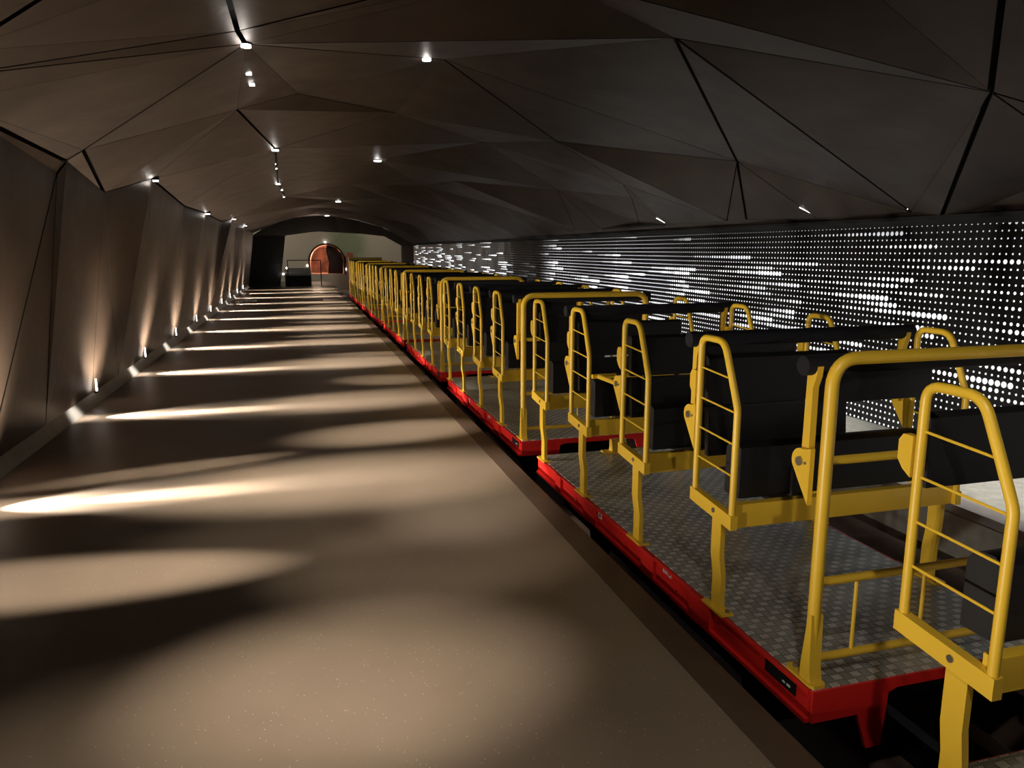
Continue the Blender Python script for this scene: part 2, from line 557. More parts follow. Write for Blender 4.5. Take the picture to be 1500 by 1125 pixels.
def fillet(pts, r, n=5):
    """round the corners of an open 3D polyline"""
    P = [Vector(p) for p in pts]
    out = [P[0]]
    for i in range(1, len(P) - 1):
        a = (P[i - 1] - P[i])
        b = (P[i + 1] - P[i])
        rr = min(r, a.length * 0.48, b.length * 0.48)
        s = P[i] + a.normalized() * rr
        e = P[i] + b.normalized() * rr
        for k in range(n + 1):
            t = k / n
            out.append(s * (1 - t) ** 2 + P[i] * 2 * t * (1 - t) + e * t * t)
    out.append(P[-1])
    return out


def tag(o, label=None, cat=None, group=None, kind=None):
    if label:
        o['label'] = label
    if cat:
        o['category'] = cat
    if group:
        o['group'] = group
    if kind:
        o['kind'] = kind
    return o


def empty(name, loc):
    o = bpy.data.objects.new(name, None)
    o.location = loc
    o.empty_display_size = 0.2
    col.objects.link(o)
    return o


def copy_tree(o, parent=None, skip=()):
    c = o.copy()
    col.objects.link(c)
    c.parent = parent
    for ch in o.children:
        if ch in skip:
            continue
        copy_tree(ch, c, skip)
    return c


def struct(o):
    o['kind'] = 'structure'
    return o


# ------------------------------------------------------------------ floor, kerb, pit
Y0, Y1 = -5.0, 34.0
f = MB()
f.box(-2.45, 1.50, Y0, Y1, -0.30, 0.0)
floor_o = struct(f.build('floor', M['floor'], smooth=False))
e_ = MB()
e_.box(1.36, 1.505, Y0, Y1, -0.29, 0.002)
M['nosing'] = simple('dark_edge_strip', (0.085, 0.055, 0.038), 0.5, 0, 0.1, 6)
struct(e_.build('trim_1', M['nosing'], smooth=False))
k_ = MB()
k_.prism([(-2.12, 0.0), (-2.19, 0.125), (-2.40, 0.125), (-2.40, 0.0)], 'y', Y0, Y1)
struct(k_.build('baseboard_left', M['kerb'], smooth=False))
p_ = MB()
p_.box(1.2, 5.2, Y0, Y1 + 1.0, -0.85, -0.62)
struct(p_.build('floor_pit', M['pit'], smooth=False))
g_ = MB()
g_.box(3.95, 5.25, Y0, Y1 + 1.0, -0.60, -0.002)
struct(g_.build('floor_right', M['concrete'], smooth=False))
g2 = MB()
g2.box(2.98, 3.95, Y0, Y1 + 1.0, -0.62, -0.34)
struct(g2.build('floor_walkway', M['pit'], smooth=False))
g3 = MB()
g3.box(3.93, 4.08, Y0, Y1 + 1, -0.05, 0.004)
M['kerb2'] = simple('pale_kerb_edge', (0.60, 0.55, 0.52), 0.7, 0, 0.1, 9)
struct(g3.build('trim_2', M['kerb2'], smooth=False))
for x in (1.92, 2.52):
    r_ = MB()
    r_.prism([(x - .05, -.62), (x + .05, -.62), (x + .05, -.605), (x + .01, -.595), (x + .01, -.53), (x + .03, -.52), (x + .03, -.49), (x - .03, -.49), (x - .03, -.52), (x - .01, -.53), (x - .01, -.595), (x - .05, -.605)], 'y', Y0, Y1)
    tag(r_.build('rail', M['dark'], smooth=False), 'dark steel running rail under the %s side of the train' % ('platform' if x < 2 else 'far'), 'rail')

# ------------------------------------------------------------------ perforated light wall
SEAMS = [-4.9, 5.05, 11.57, 18.07, 24.6, 31.1, 34.6]
wr = MB()
wr.box(5.135, 5.25, Y0, Y1 + 0.8, -0.6, 1.95)
wall_right = struct(wr.build('wall_right', M['void'], smooth=False))
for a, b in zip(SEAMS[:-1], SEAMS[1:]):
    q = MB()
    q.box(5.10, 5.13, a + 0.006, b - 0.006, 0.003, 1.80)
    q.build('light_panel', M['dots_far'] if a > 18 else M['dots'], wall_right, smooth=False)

lip = MB()
lip.prism([(5.13, 1.795), (4.97, 1.845), (4.96, 1.875), (5.13, 1.87)], 'y', Y0, Y1 + 0.6)  # black lip added to keep the panel light off the low ceiling
struct(lip.build('trim_shade_lip', M['void'], smooth=False))

# ------------------------------------------------------------------ faceted cladding: nodes (unrolled s, y, then position)
PROF = [(-2.15, 0.0), (-1.87, 2.3), (-1.2, 2.68), (-.3, 2.98), (.6, 3.1), (1.6, 3.08), (2.6, 2.9), (3.6, 2.62), (4.5, 2.25), (5.1, 1.8)]
CUM = [0.0]
for i in range(1, len(PROF)):
    CUM.append(CUM[-1] + math.hypot(PROF[i][0] - PROF[i - 1][0], PROF[i][1] - PROF[i - 1][1]))


def on_prof(s):
    s = max(0.0, min(CUM[-1], s))
    for i in range(1, len(PROF)):
        if s <= CUM[i] + 1e-9:
            t = (s - CUM[i - 1]) / (CUM[i] - CUM[i - 1])
            return (PROF[i - 1][0] + t * (PROF[i][0] - PROF[i - 1][0]), PROF[i - 1][1] + t * (PROF[i][1] - PROF[i - 1][1]))
    return PROF[-1]


NODES = {
 'A':(4.06,5.65, -0.266,5.367,2.911), 'A1':(4.03,5.34, -0.301,5.180,2.939), 'AT':(4.03,4.10, -0.313,4.137,2.992),
 'B':(2.37,7.12, -1.822,7.126,2.331), 'B2':(2.55,7.05, -1.652,6.975,2.401), 'C':(2.15,8.61, -1.869,8.514,2.174),
 'G':(2.58,9.87, -1.623,9.768,2.421), 'H':(2.36,13.80, -1.827,13.775,2.329), 'I':(2.40,16.55, -1.784,16.401,2.333),
 'I2':(2.33,20.59, -1.866,20.653,2.302), 'J':(2.56,21.25, -1.663,21.289,2.422), 'K':(5.52,6.14, 1.227,6.386,3.150),
 'L':(6.75,4.58, 2.271,4.351,2.873), 'M':(4.40,7.49, 0.063,7.865,3.101), 'M2':(3.83,7.78, -0.511,7.947,2.938),
 'N':(7.26,8.31, 2.832,8.144,2.796), 'P':(8.50,6.43, 4.263,6.752,2.472), 'V':(8.31,3.57, 3.696,3.391,2.455),
 'VT':(7.30,2.68, 2.896,2.649,2.796), 'A2':(4.09,11.20, -0.240,10.752,2.934), 'A3':(3.98,16.48, -0.343,16.164,2.934),
 'Q':(6.68,9.52, 2.413,9.901,3.004), 'R':(5.68,12.95, 1.300,12.561,3.045), 'S':(8.29,11.05, 4.025,11.492,2.546),
 'W':(8.50,9.04, 3.898,8.678,2.397), 'T':(9.48,7.93, 4.858,7.846,1.936), 'U':(9.53,5.18, 4.971,5.202,1.911),
 'X':(9.55,6.39, 4.938,6.361,1.909), 'E':(2.45,4.74, -1.748,4.735,2.369), 'D':(2.60,4.46, -1.66,4.45,2.43),
 'L2':(5.47,4.12, 1.143,4.169,3.108), 'L3':(5.68,4.17, 1.319,4.106,3.067), 'P2':(9.50,7.54, 4.923,7.545,1.940),
 'X2':(9.72,5.05, 5.11,5.05,1.80), 'W1':(9.42,10.21, 4.916,10.328,1.984), 'W2':(9.47,9.45, 4.890,9.431,1.949),
 'S1':(9.46,12.99, 4.849,12.882,1.957), 'S2':(9.47,11.83, 4.846,11.699,1.946), 'M3':(5.44,8.57, 1.111,8.656,3.105),
 'Za':(2.74,4.28, -1.51,4.28,2.52), 'Zb':(3.55,3.81, -0.777,3.896,2.858), 'V2':(8.69,3.38, 4.193,3.342,2.352),
 'V3':(9.20,3.52, 4.735,3.561,2.126), 'L4':(6.68,3.11, 2.333,3.128,2.958),
}
# foot of the left wall, where the panels meet the kerb
for nm, y in (('F0', 5.75), ('F1', 7.0), ('F2', 8.5), ('F3', 9.67), ('F4', 11.17), ('F5', 13.8), ('F6', 16.5), ('F7', 19.1), ('F8', 21.8), ('F9', 25.0), ('Fz', 29.0), ('Fe', 34.0), ('Fn', 3.0), ('Fm', 0.0), ('Fl', -4.9)):
    NODES[nm] = (0.0, y, -2.16, y, 0.122)


def auto(nm, s, y, n=0.0):
    x, z = on_prof(s)
    x2, z2 = on_prof(s + 0.01)
    x1, z1 = on_prof(s - 0.01)
    d = Vector((x2 - x1, z2 - z1)).normalized()
    NODES[nm] = (s, y, x + d.y * n, y, z - d.x * n)


# top of the left wall, far part and near part
for i, (s, y) in enumerate([(2.36, 24.6), (2.52, 26.2), (2.33, 29.5), (2.34, 34.0), (2.35, 1.8), (2.5, -0.5), (2.35, -4.9)]):
    auto('w%d' % i, s, y, 0.0)
# light-strip line, crown, right slope and right edge
for i, y in enumerate((21.0, 26.0, 31.0, 34.0, 2.0, -1.0, -4.9)):
    auto('s%d' % i, 4.05, y, random.uniform(-.04, .04) if y not in (34.0, -4.9) else 0)
for i, y in enumerate((18.2, 23.6, 28.8, 34.0, 1.2, -1.8, -4.9)):
    auto('c%d' % i, 5.55 + random.uniform(-.15, .15), y, random.uniform(-.06, .06) if y not in (34.0, -4.9) else 0)
for i, y in enumerate((13.5, 16.4, 20.2, 25.0, 30.0, 34.0, 0.6, -2.6, -4.9)):
    auto('q%d' % i, 6.9 + random.uniform(-.25, .25), y, random.uniform(-.10, .10) if y not in (34.0, -4.9) else 0)
for i, y in enumerate((14.8, 18.4, 22.6, 27.2, 31.4, 34.0, 1.0, -2.0, -4.9)):
    auto('r%d' % i, 8.35 + random.uniform(-.2, .2), y, random.uniform(-.12, .12) if y not in (34.0, -4.9) else 0)
for i, y in enumerate((14.6, 16.8, 19.3, 22.0, 24.5, 27.0, 29.5, 32.0, 34.0, 3.6, 2.0, 0.2, -2.0, -4.9)):
    auto('e%d' % i, 9.70, y, 0.0)

EDGES = [  # thick joints, then thin joints
    ('A1', 'AT', 2), ('A', 'A1', 2), ('Za', 'Zb', 2), ('E', 'B', 2), ('A', 'B2', 1.3), ('B', 'B2', 1.3), ('B2', 'C', 2), ('G', 'H', 1.6), ('H', 'I', 1.6),
    ('I', 'I2', 1.6), ('V', 'VT', 2), ('V', 'X2', 2), ('L', 'P', 1.6), ('P', 'P2', 1.6), ('A', 'M2', 0), ('A', 'K', 1.5), ('A2', 'A3', 1.6), ('K', 'N', 1.3),
    ('B', 'F0', 1.5), ('A2', 'M2', 1.4), ('A3', 's0', 1.5), ('J', 'I2', 1.5),
    ('A1', 'D', 1), ('A', 'D', 1), ('B2', 'F1', 1), ('B', 'F1', 0.5), ('C', 'F2', 1), ('C', 'F3', 1), ('G', 'F3', 1), ('G', 'F4', 1), ('C', 'G', 1),
    ('M', 'M2', 1), ('M2', 'B2', 1), ('M2', 'G', 1), ('M', 'M3', 1), ('M3', 'N', 1), ('N', 'P', 1), ('K', 'P', 1), ('A', 'L', 1), ('A1', 'L2', 1), ('K', 'L', 0.6),
    ('A2', 'G', 1), ('A2', 'M3', 1), ('A2', 'Q', 1), ('A2', 'H', 1), ('A3', 'H', 1), ('R', 'Q', 1), ('R', 'A3', 1), ('R', 'S', 1), ('Q', 'W2', 1), ('Q', 'S', 1),
    ('N', 'T', 1), ('N', 'W', 1), ('W', 'W1', 1), ('W', 'W2', 1), ('W', 'T', 1), ('S', 'S1', 1), ('S', 'S2', 1), ('P', 'X', 1), ('P', 'T', 1),
    ('L', 'V', 1), ('L', 'U', 1.3), ('L3', 'V', 1), ('V', 'V2', 1), ('V', 'V3', 1), ('P', 'U', 0.6), ('H', 'F5', 1), ('I', 'F5', 1), ('I', 'F6', 1), ('J', 'F7', 1), ('J', 'F8', 1),
]
names = list(NODES)
idx = {n: i for i, n in enumerate(names)}
co2 = [Vector((NODES[n][0], NODES[n][1])) for n in names]
ed = [(idx[a], idx[b]) for a, b, w in EDGES]
vo, eo, fo, vmap, emap, fmap = delaunay_2d_cdt(co2, ed, [], 0, 1e-5)
pos = []
for k, v in enumerate(vo):
    src = vmap[k]
    if len(src):
        n = NODES[names[src[0]]]
        pos.append(Vector((n[2], n[3], n[4])))
    else:
        x, z = on_prof(v.x)
        pos.append(Vector((x, v.y, z)))
width = {}
for k, e2 in enumerate(eo):
    w = 0.0
    for s_ in emap[k]:
        if s_ < len(EDGES):
            w = max(w, EDGES[s_][2])
    width[frozenset(e2)] = w


def in_wall(tri):
    return sum(vo[i].x for i in tri) / 3 < 2.40 and min(vo[i].x for i in tri) < 0.5


axis_pt = lambda y: Vector((1.0, y, 1.2))
wall_bm, ceil_bm, back_bm = MB(), MB(), MB()
sides = {wall_bm: [], ceil_bm: []}
for tri in fo:
    if len(tri) != 3:
        continue
    P = [pos[i] for i in tri]
    nrm = (P[1] - P[0]).cross(P[2] - P[0])
    if nrm.length < 1e-4:
        continue
    nrm.normalize()
    c = (P[0] + P[1] + P[2]) / 3
    if nrm.dot(axis_pt(c.y) - c) < 0:
        nrm = -nrm
    out = -nrm
    # inset each edge by its own joint width
    offs = []
    for i in range(3):
        w = width.get(frozenset((tri[i], tri[(i + 1) % 3])), 0.0)
        offs.append({0: 0.0012}.get(w, 0.0055 * w + (0.006 if w >= 1.3 else 0)))
    lines = []
    for i in range(3):
        d = (P[(i + 1) % 3] - P[i]).normalized()
        inn = nrm.cross(d).normalized()
        if inn.dot(c - P[i]) < 0:
            inn = -inn
        lines.append((P[i] + inn * offs[i], d, inn))
    Q = []
    ok = True
    for i in range(3):
        (p1, d1, n1), (p2, d2, n2) = lines[i - 1], lines[i]
        den = d1.dot(n2)
        if abs(den) < 1e-4:
            ok = False
            break
        t = (p2 - p1).dot(n2) / den
        Q.append(p1 + d1 * t)
    if ok:
        area = (Q[1] - Q[0]).cross(Q[2] - Q[0])
        a0 = (P[1] - P[0]).cross(P[2] - P[0])
        if area.dot(a0) <= 0:
            ok = False
    if not ok:
        continue
    t = wall_bm if in_wall(tri) else ceil_bm
    top = [t.bm.verts.new(q) for q in Q]
    bot = [t.bm.verts.new(q + out * 0.03) for q in Q]
    t.bm.faces.new(top)
    for i in range(3):
        sides[t].append([top[i], top[(i + 1) % 3], bot[(i + 1) % 3], bot[i]])
        fc = t.bm.faces.new(sides[t][-1])
        fc.material_index = 1
    t.bm.faces.new(bot[::-1])
    back_bm.bm.faces.new([back_bm.bm.verts.new(p + Vector((p.x - 1.0, 0, (p.z - 0.8))).normalized() * 0.12) for p in P])
wall_left = struct(wall_bm.build('wall_left', M['clad'], smooth=False))
ceiling = struct(ceil_bm.build('ceiling', M['clad'], smooth=False))
wall_left.data.materials.append(M['void'])
ceiling.data.materials.append(M['void'])
struct(back_bm.build('ceiling_backing', M['void'], smooth=False))
bw = MB()
bw.box(-3.2, 5.8, -5.2, -5.0, -0.9, 3.6)
struct(bw.build('wall_back', M['clad'], smooth=False))

# ------------------------------------------------------------------ lamps one can see


def ceiling_light(loc, label, r=0.035, glow=0.8):
    t = empty('ceiling_spotlight', loc)
    tag(t, label, 'ceiling light', 'recessed spotlights in the ceiling joints')
    h = MB()
    h.tube([(0, 0, 0.005), (0, 0, 0.07)], r * 1.3, 14)
    h.build('housing', M['dark'], t)
    l = MB()
    l.disc((0, 0, 0.0), r, 'z', 0.02)
    l.build('lens', M['lens'], t)
    point('spotlight_glow', (loc[0], loc[1], loc[2] - 0.05), glow * 0.3, NEUT, 0.02)


N = lambda k, dz=0.0: (NODES[k][2], NODES[k][3], NODES[k][4] + dz)
ceiling_light(N('A', -.01), 'bright spotlight at the nearest star-shaped joint above the platform', 0.032, 2.2)
ceiling_light((1.07, 6.3, 3.12), 'spotlight in the ceiling joint right of the nearest star-shaped one', 0.035, 1.2)
ceiling_light(N('A2', -.02), 'spotlight at the second joint along the strip of small ceiling lamps', 0.045, 1.6)
ceiling_light(N('A3', -.02), 'spotlight at the third joint along the strip of small ceiling lamps', 0.045, 1.2)
ceiling_light(N('R', -.02), 'spotlight between the second strip joint and the perforated wall', 0.06, 1.8)
ceiling_light((1.21, 23.4, 3.03), 'distant ceiling spotlight, fourth along the crown of the vault', 0.08, 1.5)
ceiling_light((1.22, 33.2, 3.03), 'farthest ceiling spotlight, just before the black portal', 0.09, 1.5)
for k, lab in (('G', 'spotlight where the left wall meets the ceiling, nearest of its row'), ('I', 'second spotlight along the top edge of the left wall'),
               ('J', 'third spotlight along the top edge of the left wall'), ('w1', 'farthest spotlight along the top edge of the left wall')):
    ceiling_light((NODES[k][2] + .04, NODES[k][3], NODES[k][4] - .02), lab, 0.03 if k == 'G' else 0.045, 1.3)
# tiny strip lamps in the joint
ORD = ['first', 'second', 'third', 'fourth', 'fifth', 'sixth', 'seventh', 'eighth', 'ninth', 'tenth']
for i, y in enumerate((5.75, 6.3, 6.7, 12.6, 13.3, 18.0, 20.3, 21.6, 22.2, 29.0)):
    b_ = MB()
    b_.box(-0.325, -0.285, y, y + 0.05, 2.925, 2.94)
    tag(b_.build('strip_lamp', M['lens_small']), 'tiny square white lamp in the long black ceiling joint, %s from the camera' % ORD[i], 'strip lamp', 'tiny lamps in the ceiling joint')
# short lit slots low on the right side of the ceiling
for (p, q_, wh) in (((4.70, 5.28, 2.075), (4.93, 5.20, 1.935), 'nearest and longest'), ((4.80, 6.45, 2.015), (4.90, 6.38, 1.95), 'middle'), ((4.75, 9.45, 2.03), (4.86, 9.40, 1.965), 'farthest')):
    b_ = MB()
    b_.tube([(p[0], p[1], p[2]), (q_[0], q_[1], q_[2])], 0.004, 6)
    tag(b_.build('slot_lamp', M['lens_small']), 'thin slanting lit slot above the perforated wall, %s of the three' % wh, 'slot lamp', 'lit slots above the perforated wall')

# wall washers in the foot of the left wall
for i, y in enumerate(WASH_Y):
    t = empty('wall_washer_light', (-2.115, y, 0.125))
    tag(t, 'bright upright slit lamp at the foot of the left wall, %s from the camera' % ORD[i], 'wall washer', 'slit lamps along the foot of the left wall')
    b_ = MB()
    b_.box(-0.02, 0.01, -0.02, 0.02, 0.0, 0.02)
    b_.build('lamp_base', M['dark'], t)
    b_ = MB()
    b_.prism([(-0.014, 0.02), (0.014, 0.02), (0.010, 0.10), (0.0, 0.15), (-0.010, 0.10)], 'x', -0.004, 0.008)
    b_.build('lens', M['lens'], t)

# ------------------------------------------------------------------ train cars
W = 1.12
XC, ZC = 1.655, 0.08


def guard_parts(parent, n, side):
    """side guard frame in the plane x = const; side -1 = platform side, +1 = far side"""
    gx = -0.010 if side < 0 else W + 0.010
    g = MB()
    yn, yf = n + 0.018, n + 0.312
    path = fillet([(gx, yf, 0.44), (gx, yf, 1.155), (gx, n + 0.135, 1.155), (gx, n + 0.073, 1.02)], 0.05, 6)
    path += fillet([(gx, n + 0.073, 1.02), (gx, yn, 0.895), (gx, yn, 0.44)], 0.02, 3)[1:]
    g.tube(path, 0.0145, 12)
    g.prism([(n, 0.395), (n, 0.455), (n + 0.33, 0.485), (n + 0.33, 0.425)], 'x', gx - 0.016, gx + 0.016)
    o = g.build('side_guard', M['yellow'], parent)
    r = MB()
    for z in (0.625, 0.757, 0.888, 1.02):
        y2 = yn if z < 0.9 else n + 0.018 + (z - 0.90) / 0.255 * 0.137
        r.tube([(gx, yf, z + 0.005), (gx, y2, z - 0.01)], 0.0042, 8)
    r.build('rung', M['yellow'], o)
    # stem with a small outward jog, down to a bolted foot
    xi = 0.004 if side < 0 else W - 0.004
    s = MB()
    t = 0.011
    y0, y1 = n + 0.075, n + 0.145
    a = gx
    poly = [(a - t, 0.44), (a + t, 0.44), (a + t, 0.26), (xi + t, 0.16), (xi + t, 0.0), (xi - t, 0.0), (xi - t, 0.15), (a - t, 0.25)]
    s.prism(poly, 'y', y0, y1)
    s.box(xi - 0.03, xi + 0.03, y0 - 0.045, y1 + 0.045, 0.0, 0.010)
    s.build('stem', M['yellow'], parent)
    for yy in (y0 - 0.027, y1 + 0.027):
        bb = MB()
        bb.disc((xi + (0.010 if side < 0 else -.010), yy, 0.015), 0.010, 'z', 0.012, 6)
        bb.build('bolt', M['steel'], parent)
    bb = MB()
    bb.disc((gx + side * 0.017, n + 0.13, 0.44), 0.011, 'x', 0.006, 10)
    bb.build('guard_bolt', M['steel'], parent)
    return o


def latch(parent, yf, side):
    gx = -0.010 if side < 0 else W + 0.010
    p = MB()
    p.prism([(yf, 0.885), (yf + 0.03, 0.905), (yf + 0.05, 0.93), (yf + 0.05, 0.985), (yf + 0.035, 1.005), (yf, 1.005)], 'x', gx - 0.012, gx + 0.012)
    p.build('latch_plate', M['yellow'], parent)


def lap_bar(parent, yf, lowered=False):
    """yellow pivot plates and arms with a black padded bar across the car"""
    root = None
    for side in (-1, 1):
        gx = -0.010 if side < 0 else W + 0.010
        c = (yf + 0.052, 0.80)
        pl = MB()
        pts = [(yf, 0.655)] + [(c[0] + 0.045 * math.cos(math.radians(a)), c[1] + 0.045 * math.sin(math.radians(a))) for a in range(-35, 106, 14)] + [(yf, 0.855)]
        pl.prism(pts, 'x', gx - 0.009, gx + 0.009)
        pv = pl.build('pivot_plate', M['yellow'], parent)
        b = MB()
        b.disc((gx + side * 0.012, c[0], c[1]), 0.016, 'x', 0.010, 12)
        b.disc((gx + side * 0.012, c[0] - 0.03, c[1]), 0.005, 'x', 0.006, 8)
        b.build('pivot_bolt', M['steel'], pv)
        ax = gx - side * 0.02
        am = MB()
        if not lowered:
            poly = [(c[0] - 0.020, 0.80), (c[0] + 0.018, 0.80), (c[0] + 0.014, 1.135), (c[0] - 0.036, 1.135), (c[0] - 0.032, 1.10), (c[0] - 0.018, 1.06)]
            am.prism(poly, 'x', ax - 0.012, ax + 0.012)
        else:
            am.tube([(ax, c[0], 0.79), (ax, c[0] + 0.33, 0.785)], 0.014, 10)
        am.build('lap_bar_arm', M['yellow'], parent)
    cy = yf + 0.05
    if not lowered:
        p = MB()
        p.tube([(-0.035, cy, 1.135), (-0.02, cy, 1.135), (W + 0.02, cy, 1.135), (W + 0.035, cy, 1.135)], 0.034, 14)
        pd = p.build('lap_bar_pad', M['pad'], parent)
        fl = MB()
        fl.box(0.03, 0.50, cy - 0.012, cy + 0.012, 1.00, 1.12, 0.008)
        fl.build('pad_flap', M['black'], pd)
    else:
        p = MB()
        p.tube([(-0.03, cy + 0.33, 0.785), (W + 0.03, cy + 0.33, 0.785)], 0.014, 12)
        pd = p.build('lap_bar_tube', M['yellow'], parent)
        cl = MB()
        for x in (0.12, 0.3, 0.5, 0.75, 0.95):
            cl.tube([(x, cy + 0.33, 0.785), (x + 0.03, cy + 0.33, 0.785)], 0.019, 12)
        cl.build('clip', M['pad'], pd)


def bench(parent, n, low_back=True):
    b = MB()
    b.box(0.0, W, n + 0.02, n + 0.06, 0.395, 0.495, 0.004)
    bm_ = b.build('cross_beam', M['yellow'], parent)
    s = MB()
    ys, yb = n + 0.075, n + 0.185
    pts = [(ys, 0.50), (yb, 0.50)] + [(yb - 0.05 + 0.05 * math.cos(math.radians(a)), 0.68 + 0.05 * math.sin(math.radians(a))) for a in range(0, 91, 18)] + [(ys + 0.03, 0.73), (ys, 0.715)]
    s.prism(pts, 'x', 0.055, W - 0.16)
    st = s.build('folded_seat', M['black'], parent)
    br = MB()
    br.prism([(n + .335, 0.845), (n + .365, 0.845), (n + .395, 1.05), (n + .36, 1.065), (n + .34, 1.05)], 'x', 0.045, 0.77)
    br.build('backrest', M['black'], parent)
    if low_back:
        lb = MB()
        lb.prism([(n + .31, 0.62), (n + .34, 0.62), (n + .36, 0.83), (n + .33, 0.832)], 'x', 0.045, 0.77)
        lb.build('lower_backrest', M['black'], parent)
    sc = MB()
    sc.box(0.30, 0.36, n + 0.06, n + 0.33, 0.42, 0.62, 0.01)
    sc.build('seat_bracket', M['black'], st)


def make_car(loc):
    t = empty('train_car', loc)
    # red chassis frame
    ch = MB()
    for x0, x1, xs in ((0.0, 0.012, 1), (W - 0.012, W, -1)):
        ch.box(x0, x1, -0.02, 3.09, -0.120, -0.004)
        # bottom flange with stepped outline and top lip
        ch.box(x0 - 0.012 if xs > 0 else x0, x1 if xs > 0 else x1 + 0.012, -0.02, 3.09, -0.018, -0.004)
        ch.box(x0 - 0.018 if xs > 0 else x0, x1 if xs > 0 else x1 + 0.018, -0.02, 3.09, -0.128, -0.112)
    for y0, y1 in ((0.62, 0.80), (1.16, 1.30), (1.92, 2.12), (2.55, 2.66)):
        for xa, xb in ((-0.020, 0.0), (W, W + 0.020)):
            ch.box(xa, xb, y0, y1, -0.115, -0.004, 0.003)
    for y0, y1 in ((0.70, 1.02), (2.05, 2.38)):
        for xa in (0.0, W - 0.012):
            ch.prism([(y0, -0.12), (y1, -0.12), (y1 - 0.04, -0.145), (y0 + 0.04, -0.145)], 'x', xa - 0.012, xa + 0.02)
    # end beams with hanging coupler bracket
    e = [(0.0, -0.004), (W, -0.004), (W, -0.125), (W - .10, -0.125), (W - .12, -0.06), (W - .16, -0.045), (0.36, -0.045), (0.325, -0.06), (0.31, -0.27), (0.245, -0.27), (0.195, -0.125), (0.0, -0.125)]
    ch.prism(e, 'y', -0.034, -0.018)
    ch.prism([(0.0, -0.004), (W, -0.004), (W, -0.125), (0.0, -0.125)], 'y', 3.085, 3.10)
    fr = ch.build('chassis_frame', M['red'], t, smooth=False)
    for yy in (0.95, 1.52, 2.28):
        bo = MB()
        bo.disc((-0.004, yy, -0.07), 0.013, 'x', 0.016, 10)
        bo.build('frame_bolt', M['red'], fr)
    lb = MB()
    lb.box(-0.0035, 0.0, 0.055, 0.24, -0.075, -0.028)
    lab = lb.build('frame_label', M['dark'], fr, smooth=False)
    lw = MB()
    lw.box(-0.0055, -0.0035, 0.085, 0.105, -0.058, -0.050)
    lw.box(-0.0055, -0.0035, 0.115, 0.130, -0.058, -0.052)
    lw.build('printing', M['white'], lab, smooth=False)
    # small white lettering further along the frame
    lw = MB()
    z0 = -0.045
    for y0, w_, h_ in ((1.00, .006, .034), (1.012, .016, .007), (1.036, .006, .034), (1.05, .012, .022)):
        lw.box(-0.0025, 0.0, y0, y0 + w_, z0, z0 + h_)
    for k in range(2):
        lw.prism([(1.070 + k * .012, z0), (1.076 + k * .012, z0), (1.082, z0 + .034), (1.076, z0 + .034)], 'x', -0.0025, 0.0)
    lw.build('frame_lettering', M['white'], fr, smooth=False)
    lw = MB()
    lw.box(-0.0025, 0.0, 1.865, 1.915, -0.06, -0.012)
    sq = lw.build('inspection_label', M['white'], fr, smooth=False)
    lw = MB()
    lw.prism([(1.878, -0.05), (1.902, -0.05), (1.89, -0.024)], 'x', -0.004, -0.0025)
    lw.build('printing', M['dark'], sq, smooth=False)
    # tread deck
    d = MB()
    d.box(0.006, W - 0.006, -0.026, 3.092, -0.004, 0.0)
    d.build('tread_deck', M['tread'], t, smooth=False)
    # running gear
    u = MB()
    u.box(0.12, W - 0.12, 0.25, 2.85, -0.32, -0.13)
    uc = u.build('undercarriage', M['dark'], t, smooth=False)
    for yy in (0.6, 2.5):
        for xx in (0.265, 0.865):
            w_ = MB()
            w_.disc((xx, yy, -0.43), 0.14, 'x', 0.05, 24)
            w_.disc((xx + (0.03 if xx > .5 else -0.03), yy, -0.43), 0.03, 'x', 0.06, 12)
            w_.build('wheel', M['dark'], uc)
    # tall end hoop
    x0, x1 = 0.03, W - 0.03
    h = MB()
    h.tube(fillet([(x0, 0.03, 0.0), (x0, 0.03, 1.165), (x1, 0.03, 1.165), (x1, 0.03, 0.0)], 0.10, 8), 0.0225, 14)
    hp = h.build('end_hoop', M['yellow'], t)
    cr = MB()
    for z in (0.815, 0.375, 0.085):
        cr.tube([(x0, 0.03, z), (x1, 0.03, z)], 0.0155, 12)
    for x in (0.20, 0.50, 0.80):
        cr.tube([(x, 0.03, 0.085), (x, 0.03, 0.375)], 0.007, 8)
    cr.build('hoop_crossbar', M['yellow'], hp)
    for x in (x0, x1):
        b = MB()
        b.prism([(x - .032, -.012), (x - .022, -.026), (x + .022, -.026), (x + .032, -.012), (x + .030, .12), (x + .018, .135), (x - .018, .135), (x - .030, .12)], 'z', 0.0, 0.012)
        b.prism([(-0.008, 0.01), (0.055, 0.01), (0.053, 0.06), (0.03, 0.26), (0.012, 0.26), (0.004, 0.06)], 'x', x - 0.024, x + 0.024)
        ft = b.build('hoop_foot', M['yellow'], t)
        b = MB()
        b.disc((x, 0.105, 0.018), 0.012, 'z', 0.014, 6)
        b.build('bolt', M['steel'], ft)
    rows = [0.51, 1.30, 2.09, 2.88]
    lap_bar(t, 0.05)
    for i, n in enumerate(rows):
        for side in (-1, 1):
            guard_parts(t, n - 0.02, side)
            latch(t, n + 0.31, side)
        bench(t, n - 0.02, low_back=(i != 3))
    # small yellow coupling block at the far end of the deck
    b = MB()
    b.prism([(3.00, 0.0), (3.07, 0.0), (3.06, 0.10), (3.02, 0.10)], 'x', 0.56, 0.68)
    b.box(0.50, 0.72, 2.97, 3.088, 0.0, 0.008)
    b.build('coupling_block', M['yellow'], t)
    # coupler tongue between the cars
    b = MB()
    b.box(0.52, 0.60, 3.10, 3.52, -0.24, -0.16, 0.01)
    b.build('coupler', M['dark'], t)
    return t


def row_bars(t, low=None):
    for i, n in enumerate((0.51, 1.30, 2.09)):
        lap_bar(t, n + 0.31, lowered=(i == low))


